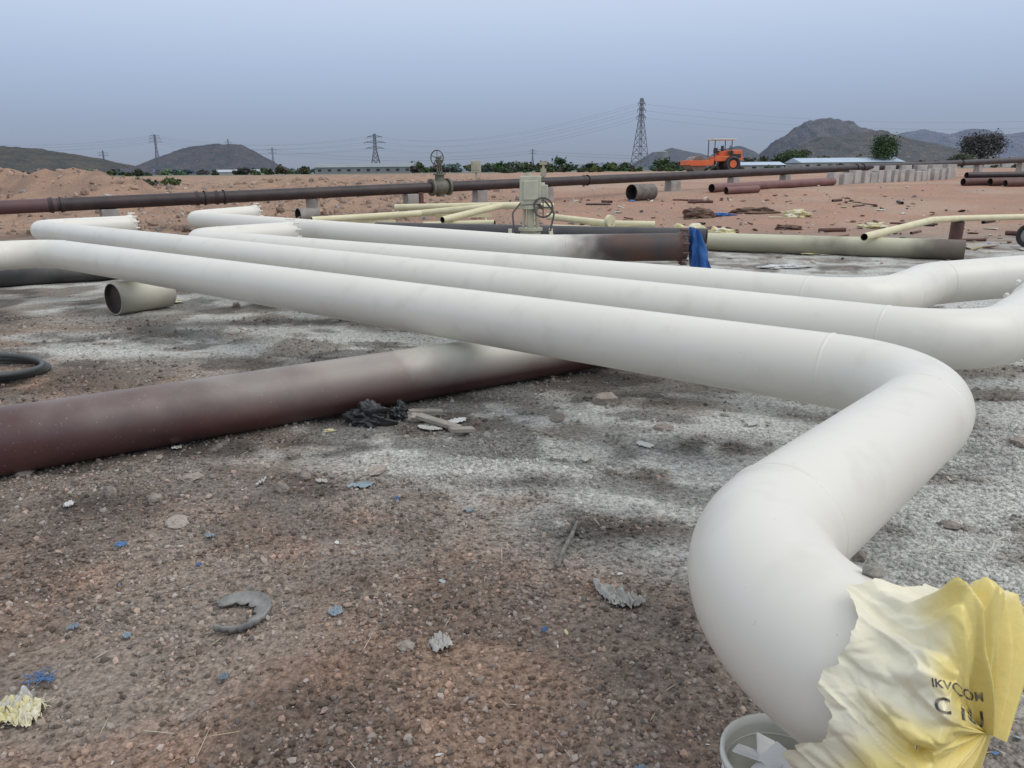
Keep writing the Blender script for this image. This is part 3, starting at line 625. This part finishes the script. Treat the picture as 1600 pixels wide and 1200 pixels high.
ropem=pbr('rope_fibre',(.62,.60,.52),(.5,.48,.42),30,.9)
mb=MB(); mb.tube(wig([(1.62,2.8,.02),(1.85,2.75,.02),(2.0,2.85,.025),(2.03,3.0,.02)],.07),.004,6); mb.obj('white_rope',[ropem])
mb=MB(); mb.tube(wig([(1.55,3.3,.02),(1.45,3.1,.02),(1.36,2.95,.02)],.08,seed=4),.003,6); mb.obj('white_rope',[ropem])
yf=pbr('yellow_fibre',(.70,.67,.48),(.72,.70,.58),30,.8)
mb=MB()
for k in range(80):
    a=random.uniform(0,6.28); L=random.uniform(.02,.05); c=Vector((-1.42+random.gauss(0,.022),1.87+random.gauss(0,.02),.02)); e=c+Vector((math.cos(a)*L,math.sin(a)*L,random.uniform(-.008,.01)))
    mb.tube(wig([c,e],.04,8,k),.0011,4)
fr=mb.obj('frayed_sack_scrap',[yf])
for i,(x,y,w,d,m) in enumerate([(-1.42,1.87,.10,.08,yelpl),(-1.45,1.90,.08,.05,dirtyw),(-1.38,1.85,.06,.05,yelpl)]):
    o=scrapf('scrap_piece',x,y,w,d,m,i*1.1,.03,i*5.1+2); o.parent=fr
mb=MB()
for k in range(30):
    a=random.uniform(0,6.28); L=random.uniform(.02,.04); c=Vector((-1.45+random.gauss(0,.02),2.02+random.gauss(0,.012),.02)); mb.tube(wig([c,c+Vector((math.cos(a)*L,math.sin(a)*L,.005))],.04,8,k),.0013,4)
mb.obj('frayed_twine',[blue2])
woodm=pbr('wood',(.34,.31,.27),(.24,.22,.19),10,.9,.3)
for x,y,a,L in[(-.45,4.45,-.5,.3),(-.55,4.66,.3,.22),(-.3,4.3,.4,.15)]:
    mb=MB(); mb.box((x,y,.035),(L,.06,.02),Matrix.Rotation(a,3,'Z')@Matrix.Rotation(.12,3,'Y')); mb.obj('wood_offcut',[woodm])
# ------------------------------------------------------------ road roller
org_=pbr('orange_paint',(.78,.18,.06),(.66,.14,.05),2,.5); blk=pbr('machine_black',(.03,.03,.03),(.05,.05,.05),4,.6); wht=pbr('canopy_white',(.7,.68,.62),(.6,.58,.52),3,.6)
rr0=empty('road_roller',(19.6,77.5,1.25),math.radians(8))
def part(name,mb,mats,bev=.03): o=mb.obj(name,mats,None,bev); o.parent=rr0; return o
mb=MB(); mb.cyl((-1.7,-1.05,.75),(-1.7,1.05,.75),.75,n=40); part('drum',mb,[pbr('drum_steel',(.16,.13,.11),(.25,.2,.17),3,.5)],0)
mb=MB()
for s_ in(-1,1): mb.box((-1.55,s_*1.18,.85),(2.1,.16,.5))
mb.box((-.45,0,.95),(.3,2.5,.55)); mb.box((-2.62,0,.9),(.22,2.5,.45)); part('drum_frame',mb,[org_])
mb=MB(); mb.box((-.05,0,.95),(.6,.8,.5)); part('articulation',mb,[blk])
mb=MB(); mb.box((.75,0,1.25),(1.5,1.7,.5)); mb.box((2.05,0,1.55),(1.5,1.5,1.0),taper=.9); mb.box((.95,0,1.7),(.9,1.0,.5)); part('engine_hood',mb,[org_],.06)
mb=MB(); mb.box((1.55,-.78,1.75),(.5,.03,.4)); mb.box((2.2,-.77,1.5),(.8,.03,.35)); mb.box((.3,0,2.0),(.12,.8,.5)); mb.box((.75,0,1.95),(.5,.5,.12)); mb.box((.98,0,2.2),(.1,.5,.5)); mb.cyl((1.9,.3,2.0),(1.9,.3,2.5),.05,n=10); part('grilles_and_seat',mb,[blk])
mb=MB()
for s_ in(-1,1):
    mb.cyl((1.7,s_*.62,.75),(1.7,s_*1.1,.75),.75,n=36); mb.torus((1.7,s_*1.1,.75),(0,1,0),.6,.13,36,8)
    mb.cyl((1.7,s_*1.1,.75),(1.7,s_*1.15,.75),.35,n=24,mi=1)
part('rear_tyres',mb,[blk,org_],0)
mb=MB(); mb.box((.85,0,3.02),(2.3,1.9,.12)); part('canopy',mb,[wht])
mb=MB()
for x in(-.1,1.6):
    for s_ in(-.8,.8): mb.cyl((x,s_,1.4),(x,s_,2.98),.045,n=8)
mb.cyl((-.1,-.8,2.1),(1.0,-.8,2.1),.03,n=8); part('canopy_posts',mb,[blk],0)
# ------------------------------------------------------------ hills
def hill(name,pts,width,col1,col2,seed,nz=.12,ns=260,nc=44,zb=0,rockc=(.3,.3,.32)):
    P=np.array(pts,float); s=np.linspace(0,1,ns); k=np.linspace(0,1,len(P))
    X=np.interp(s,k,P[:,0]);Y=np.interp(s,k,P[:,1]);Hh=np.interp(s,k,P[:,2])
    ker=np.hanning(9);ker/=ker.sum(); Hs=np.convolve(np.pad(Hh,4,'edge'),ker,'valid')
    dx=np.gradient(X);dy=np.gradient(Y);L=np.hypot(dx,dy);nx,ny=-dy/L,dx/L
    c=np.linspace(-1,1,nc); S,C=np.meshgrid(s,c)
    XX_=X[None]+nx[None]*C*width; YY_=Y[None]+ny[None]*C*width
    rg=1-abs(2*fbm(XX_/width*2.2+seed,YY_/width*2.2+seed,5)-1)
    det=fbm(XX_/width*12+seed,YY_/width*12,4)-.5
    Z=Hs[None]*(np.clip(1-abs(C)**1.35,0,1)*(1-.35*(1-rg)*np.minimum(1,abs(C)*3))+det*nz*(1-abs(C)))+zb
    m=pbr(name+'_cover',col1,col2,8/width,.95,.9,60/width,speck=(rockc,26/width,.58),spec=.05,bdist=width*.03)  # far hills: blue-grey aerial haze is painted into the cover and rock colours
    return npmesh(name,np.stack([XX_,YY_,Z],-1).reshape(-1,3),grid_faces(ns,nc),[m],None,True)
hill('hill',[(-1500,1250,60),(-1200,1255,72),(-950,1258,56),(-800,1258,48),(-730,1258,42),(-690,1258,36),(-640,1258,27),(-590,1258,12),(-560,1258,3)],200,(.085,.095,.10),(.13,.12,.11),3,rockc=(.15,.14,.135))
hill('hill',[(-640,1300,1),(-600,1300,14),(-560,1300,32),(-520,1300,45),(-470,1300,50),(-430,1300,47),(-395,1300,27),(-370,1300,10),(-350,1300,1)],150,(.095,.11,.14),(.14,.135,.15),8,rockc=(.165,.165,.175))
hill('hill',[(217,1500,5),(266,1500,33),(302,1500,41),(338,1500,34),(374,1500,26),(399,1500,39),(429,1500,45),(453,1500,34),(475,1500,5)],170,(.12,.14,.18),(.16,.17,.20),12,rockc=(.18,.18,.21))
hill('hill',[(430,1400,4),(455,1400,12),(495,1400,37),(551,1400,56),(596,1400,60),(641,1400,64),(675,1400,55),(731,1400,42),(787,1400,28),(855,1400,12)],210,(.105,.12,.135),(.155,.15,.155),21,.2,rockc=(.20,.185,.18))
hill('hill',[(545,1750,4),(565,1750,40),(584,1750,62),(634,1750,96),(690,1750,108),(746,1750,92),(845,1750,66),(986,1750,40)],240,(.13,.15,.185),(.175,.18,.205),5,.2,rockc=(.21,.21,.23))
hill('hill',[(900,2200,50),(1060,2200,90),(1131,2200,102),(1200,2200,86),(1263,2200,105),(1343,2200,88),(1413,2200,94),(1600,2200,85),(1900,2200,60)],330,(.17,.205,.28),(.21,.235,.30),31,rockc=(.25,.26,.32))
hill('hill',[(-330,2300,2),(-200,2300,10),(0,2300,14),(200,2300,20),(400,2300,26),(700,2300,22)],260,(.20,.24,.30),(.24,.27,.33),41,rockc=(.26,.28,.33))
hill('rise',[(120,300,1.5),(170,330,3.0),(230,350,5.2),(300,370,5.0),(380,380,4)],50,(.14,.14,.11),(.22,.18,.14),51,.25,zb=.5,rockc=(.26,.23,.2))
# ------------------------------------------------------------ pylons and wires
steel=pbr('galvanised',(.18,.20,.24),(.15,.17,.20),1,.6)
def pylon(x,y,zb,h,wb,arms,mr,name='electricity_pylon',seg=11,rz=.4,topw=.14,kink=.62):
    mb=MB(); R3=Matrix.Rotation(rz,3,'Z'); O=Vector((x,y,zb))
    def w(t_): return wb*((1-t_/kink)*.5*(1-topw*1.6)+topw*.8) if t_<kink else wb*topw*.8*(1-(t_-kink)*.6)
    T=[1-(1-i/seg)**1.25 for i in range(seg+1)]
    cor=[(-1,-1),(1,-1),(1,1),(-1,1)]
    def P(t_,c): return O+R3@Vector((c[0]*w(t_),c[1]*w(t_),h*t_))
    for i in range(seg):
        for k in range(4):
            a,b=cor[k],cor[(k+1)%4]
            mb.cyl(P(T[i],a),P(T[i+1],a),mr,n=4,sm=False)
            mb.cyl(P(T[i],a),P(T[i+1],b),mr*.6,n=4,sm=False); mb.cyl(P(T[i],b),P(T[i+1],a),mr*.6,n=4,sm=False)
            mb.cyl(P(T[i+1],a),P(T[i+1],b),mr*.6,n=4,sm=False)
    tips=[]
    for t_,L in arms:
        for s_ in(-1,1):
            tip=O+R3@Vector((s_*L,0,h*t_)); tips.append(tip)
            for c in cor:
                if c[0]==s_: mb.cyl(P(t_,c),tip,mr*.7,n=4,sm=False); mb.cyl(P(min(1,t_+.045),c),tip,mr*.6,n=4,sm=False)
            mb.cyl(tip,tip-Vector((0,0,h*.04)),mr*.7,n=4)
    mb.obj(name,[steel]); return tips
t1=pylon(84.6,520,2.2,43.5,9.0,[(.74,3.6),(.84,3.2),(.93,2.8)],.22,rz=.5,topw=.11,kink=.8)
t2=pylon(-139,830,1.5,38.5,12,[(.64,9),(.79,10.5),(.93,7.5)],.38,rz=.25)
t3=pylon(-456,1037,1.5,50,9,[(.82,8),(.9,7),(.97,6)],.26,rz=.2)
t4=pylon(-760,1500,1.5,45,9,[(.8,9),(.9,9)],.3,rz=.2); t5=pylon(-430,1230,1.5,52,7,[(.8,5),(.9,5)],.2,rz=.2); t6=pylon(-340,1150,1.5,36,8,[(.8,6),(.92,6)],.22,rz=.2); t7=pylon(30,1050,1.5,28,5,[(.8,5),(.92,5)],.18,rz=.2)
wm=pbr('wire',(.20,.22,.26),(.20,.22,.26),1,.6)
mb=MB()
def wire(a,b,sag,r):
    a=Vector(a);b=Vector(b); mb.tube([a.lerp(b,i/16)-Vector((0,0,sag*4*(i/16)*(1-i/16))) for i in range(17)],r,4,0,True,False)
for k in range(6):
    wire(t1[k],t2[k],12,.045); wire(t2[k],t3[k],10,.06)
    if k%2==0: wire(t1[k],t1[k]+Vector((330,-60,-10)),10,.04)
    wire(t3[k],t3[k]+Vector((-420,200,5)),9,.06)
for k in range(4): wire(t5[k],t6[k],5,.06); wire(t6[k],t7[k],10,.06); wire(t7[k],t7[k]+Vector((500,-100,5)),12,.06)
mb.obj('power_lines',[wm])
# ------------------------------------------------------------ buildings
def shed(name,x,y,w,d,h,rh,wall,roof,rz=0,win=0):
    e=empty(name,(x,y,float(tz(x,y))-.05),rz)
    mb=MB(); mb.box((0,0,h/2),(w,d,h)); o=mb.obj('walls',[wall],e)
    mb=MB(); o_=.3; vs=[(-w/2-o_,-d/2-o_,h+.01),(w/2+o_,-d/2-o_,h+.01),(w/2+o_,d/2+o_,h+.01),(-w/2-o_,d/2+o_,h+.01),(-w/2-o_,0,h+rh),(w/2+o_,0,h+rh)]
    mb.add(vs,[(0,1,5,4),(2,3,4,5),(0,4,3),(1,2,5),(0,3,2,1)]); mb.obj('roof',[roof],e)
    if win:
        mb=MB()
        for i in range(win):
            mb.box((-w/2+(i+.5)*w/win,-d/2-.02,h*.55),(w/win*.35,.06,h*.35))
        mb.obj('windows',[blk],e)
    return e
wallw=pbr('whitewash',(.46,.46,.45),(.35,.35,.34),.3,.9); wallg=pbr('pale_wall',(.27,.30,.31),(.23,.25,.26),.3,.9)
rb=pbr('blue_roof',(.40,.50,.62),(.46,.56,.66),.4,.5); rw=pbr('white_roof',(.44,.48,.52),(.38,.42,.46),.2,.6); rg_=pbr('grey_roof',(.25,.29,.31),(.22,.25,.27),.3,.7)
shed('warehouse',-47,262,31,14,2.0,1.3,wallg,rg_,.03,10); shed('warehouse',-100,300,20,12,1.0,.9,wallw,rw,.0,0)
shed('blue_roof_shed',66,158,20,8,1.3,.9,wallw,rb,.05,9); shed('blue_roof_shed',46,150,9,6,.9,.6,wallw,rb,.05,4)
e=shed('white_house',231,395,11,8,4.2,1.2,wallw,rw,.1,4); e.location.z=4.8
shed('small_house',4,300,7,6,2.6,.6,wallw,rw,.2,3)
mb=MB(); 
for sx in(-1,1):
    for sy in(-1,1): mb.cyl((71+sx*1.6,372+sy*1.6,1.2),(71+sx*1.3,372+sy*1.3,7.0),.22,n=6)
mb.cyl((71,372,7),(71,372,9.6),2.3,n=20); mb.tube([(71,372,9.6),(71,372,10.2)],[2.4,.4],20); mb.obj('water_tank',[wallg])
mb=MB(); 
for i in range(16): mb.box((96+i*9.2,205+i*6,2.1),(9.0,.3,1.6),Matrix.Rotation(.575,3,'Z'))
mb.obj('boundary_wall',[wallw])
# ------------------------------------------------------------ vegetation
leafm=attrmat('leaves',.8,0,1,1.5,.35); bark=pbr('bark',(.10,.08,.06),(.06,.05,.04),8,.9)
def crown(rs2,cx,cy,cz,rx,rz_,nleaf,ls,col):
    nc=max(4,int(nleaf/90)); th_=rs2.rand(nc)*2*PI; rr_=rs2.rand(nc)**.5; cc=np.stack([rr_*np.cos(th_)*rx*.8,rr_*np.sin(th_)*rx*.8,(rs2.rand(nc)*1.5-.6)*rz_*.75],1)
    k=rs2.choice(nc,nleaf); p=cc[k]+rs2.normal(size=(nleaf,3))*np.array([rx,rx,rz_])*.24
    p+=np.array([cx,cy,cz]); a=rs2.normal(size=(nleaf,3));a/=np.linalg.norm(a,axis=1,keepdims=True); b=np.cross(a,rs2.normal(size=(nleaf,3)));b/=np.linalg.norm(b,axis=1,keepdims=True)
    s_=ls*(.6+.8*rs2.rand(nleaf,1)); v=np.stack([p-a*s_,p+b*s_*.6,p+a*s_,p-b*s_*.6],1)
    shade=(.6+.8*rs2.rand(nc))[k][:,None]*(.8+.4*rs2.rand(nleaf,1)); c=np.array(col)*shade
    return v.reshape(-1,3),np.repeat(c,4,axis=0)
def mass(name,items,seed):
    rs2=np.random.RandomState(seed); V=[];Cc=[]
    for it in items:
        v,c=crown(rs2,*it); V.append(v);Cc.append(c)
    V=np.concatenate(V);Cc=np.concatenate(Cc); f=np.arange(len(V)).reshape(-1,4)
    return npmesh(name,V,f,[leafm],Cc)
items=[]
r2=random.Random(5)
def row(n,px0,px1,t0,t1,h0,h1,col,ls=.5,nl=260,base=1.2):
    for i in range(n):
        px=r2.uniform(px0,px1); t_=r2.uniform(t0,t1); h=r2.uniform(h0,h1); x=px*t_
        items.append((x,t_*1.035,base+h*.45,h*.8,h*.45,nl,ls,tuple(c*r2.uniform(.7,1.2) for c in col)))
G=(.075,.10,.06); GH=(.12,.15,.14)
row(28,-.13,.25,230,300,1.8,4.2,G,.5); row(18,-.10,.05,260,330,2,4,GH,.6); row(12,.04,.17,150,220,1.3,3.0,G,.45); row(14,.31,.47,200,260,2.2,4.4,G,.5)
row(10,.19,.24,300,400,3,5,(.09,.12,.09),.7); row(60,-.67,.70,480,650,3,5,(.15,.18,.19),1.1,160); row(10,.5,.67,230,300,2,3.6,(.11,.12,.07),.6); row(34,-.45,-.1,330,450,2,3.2,(.12,.15,.13),.8,160)
row(9,-.36,-.26,170,200,1.0,2.2,G,.4)
mass('distant_trees',items,1)
items=[]; row(40,-.02,.24,90,150,.4,1.0,(.08,.10,.055),.16,200,1.2); row(16,-.56,-.44,38,52,.25,.6,(.08,.12,.06),.08,160,.9); row(16,-.66,-.3,120,170,.8,1.4,G,.3,200); row(26,.24,.66,95,150,.4,1.0,(.11,.12,.07),.18,180,1.2)
mass('bushes',items,2)
def tree(name,x,y,h,cw,ch,cz,col,nl,ls,seed):
    e=empty(name,(x,y,0)); z0=float(tz(x,y)); rs2=np.random.RandomState(seed)
    mb=MB(); mb.tube([(0,0,z0-.1),(.1,0,z0+h*.25),(0,.1,z0+h*.5),(.1,0,z0+h*.8)],[h*.04,h*.03,h*.022,h*.008],10)
    for k in range(9):
        a=k*2.4; t_=.25+.05*k; s0=Vector((0,0,z0+h*t_)); mb.tube([s0,s0+Vector((math.cos(a)*cw*.3,math.sin(a)*cw*.3,h*.12)),s0+Vector((math.cos(a)*cw*.7,math.sin(a)*cw*.7,h*.22))],[h*.014,h*.009,h*.003],6)
    mb.obj('trunk',[bark],e)
    v,c=crown(rs2,0,0,z0+cz,cw,ch,nl,ls,col); o=npmesh('foliage',v,np.arange(len(v)).reshape(-1,4),[leafm],c); o.parent=e
tree('tree',73.5,157,6.3,2.5,2.7,3.6,(.07,.11,.05),3000,.2,3)
tree('tree',122.5,208,8.6,4.6,3.2,5.0,(.10,.10,.10),7500,.26,4)
tree('tree',63,176,4.6,2.9,1.6,2.6,(.07,.10,.05),1800,.22,6)
tree('tree',57.5,166,4.2,2.3,1.4,2.4,(.07,.10,.05),1600,.2,7)
tree('tree',105,185,3.4,2.4,1.2,1.9,(.09,.11,.07),1400,.2,8)
# ------------------------------------------------------------ world + sun
W=bpy.data.worlds.new('World'); scene.world=W; W.use_nodes=True; nt=W.node_tree
bg=nt.nodes['Background']; outw=nt.nodes['World Output']
sky=N(nt,'ShaderNodeTexSky'); sky.sky_type='NISHITA'; sky.sun_disc=False; sky.sun_elevation=math.radians(50); sky.sun_rotation=math.radians(105); sky.dust_density=4
nt.links.new(sky.outputs[0],bg.inputs['Color']); bg.inputs['Strength'].default_value=.012
tc=N(nt,'ShaderNodeTexCoord'); sp=N(nt,'ShaderNodeSeparateXYZ'); nt.links.new(tc.outputs['Generated'],sp.inputs[0])
rp=N(nt,'ShaderNodeValToRGB'); cr=rp.color_ramp
stops=[(0.0,(.20,.18,.16)),(.495,(.22,.23,.24)),(.502,(.285,.33,.415)),(.53,(.32,.395,.54)),(.56,(.41,.51,.70)),(.59,(.54,.64,.82)),(.625,(.65,.74,.89)),(.75,(.78,.84,.93)),(1.0,(.90,.935,.98))]
cr.elements[0].position=0; cr.elements[0].color=rgba(stops[0][1]); cr.elements[1].position=1; cr.elements[1].color=rgba(stops[-1][1])
for p_,c in stops[1:-1]: e=cr.elements.new(p_); e.color=rgba(c)
mr=N(nt,'ShaderNodeMapRange'); mr.inputs['From Min'].default_value=-1; nt.links.new(sp.outputs['Z'],mr.inputs['Value']); nt.links.new(mr.outputs[0],rp.inputs['Fac'])
b2=N(nt,'ShaderNodeBackground'); nt.links.new(rp.outputs[0],b2.inputs['Color']); b2.inputs['Strength'].default_value=.94
ad=N(nt,'ShaderNodeAddShader'); nt.links.new(bg.outputs[0],ad.inputs[0]); nt.links.new(b2.outputs[0],ad.inputs[1]); nt.links.new(ad.outputs[0],outw.inputs['Surface'])
su=bpy.data.lights.new('sun','SUN'); su.energy=.9; su.angle=math.radians(40); su.color=(1,.95,.89); so=bpy.data.objects.new('sun',su); COL.objects.link(so)
sd=Vector((.62,-.17,.77)).normalized(); so.rotation_euler=sd.to_track_quat('Z','Y').to_euler()
# ------------------------------------------------------------ camera
cam=bpy.data.cameras.new('camera'); co=bpy.data.objects.new('camera',cam); COL.objects.link(co); scene.camera=co
cam.sensor_width=36; cam.lens=27; cam.clip_end=12000; cam.clip_start=.05
p_=math.atan(332/1200)
co.matrix_world=Matrix.Translation((0,0,1.5))@Matrix.Rotation(PI/2-p_,4,'X')@Matrix.Rotation(-math.radians(.57),4,'Z')
scene.view_settings.view_transform='Standard'; scene.view_settings.look='None'; scene.view_settings.exposure=0
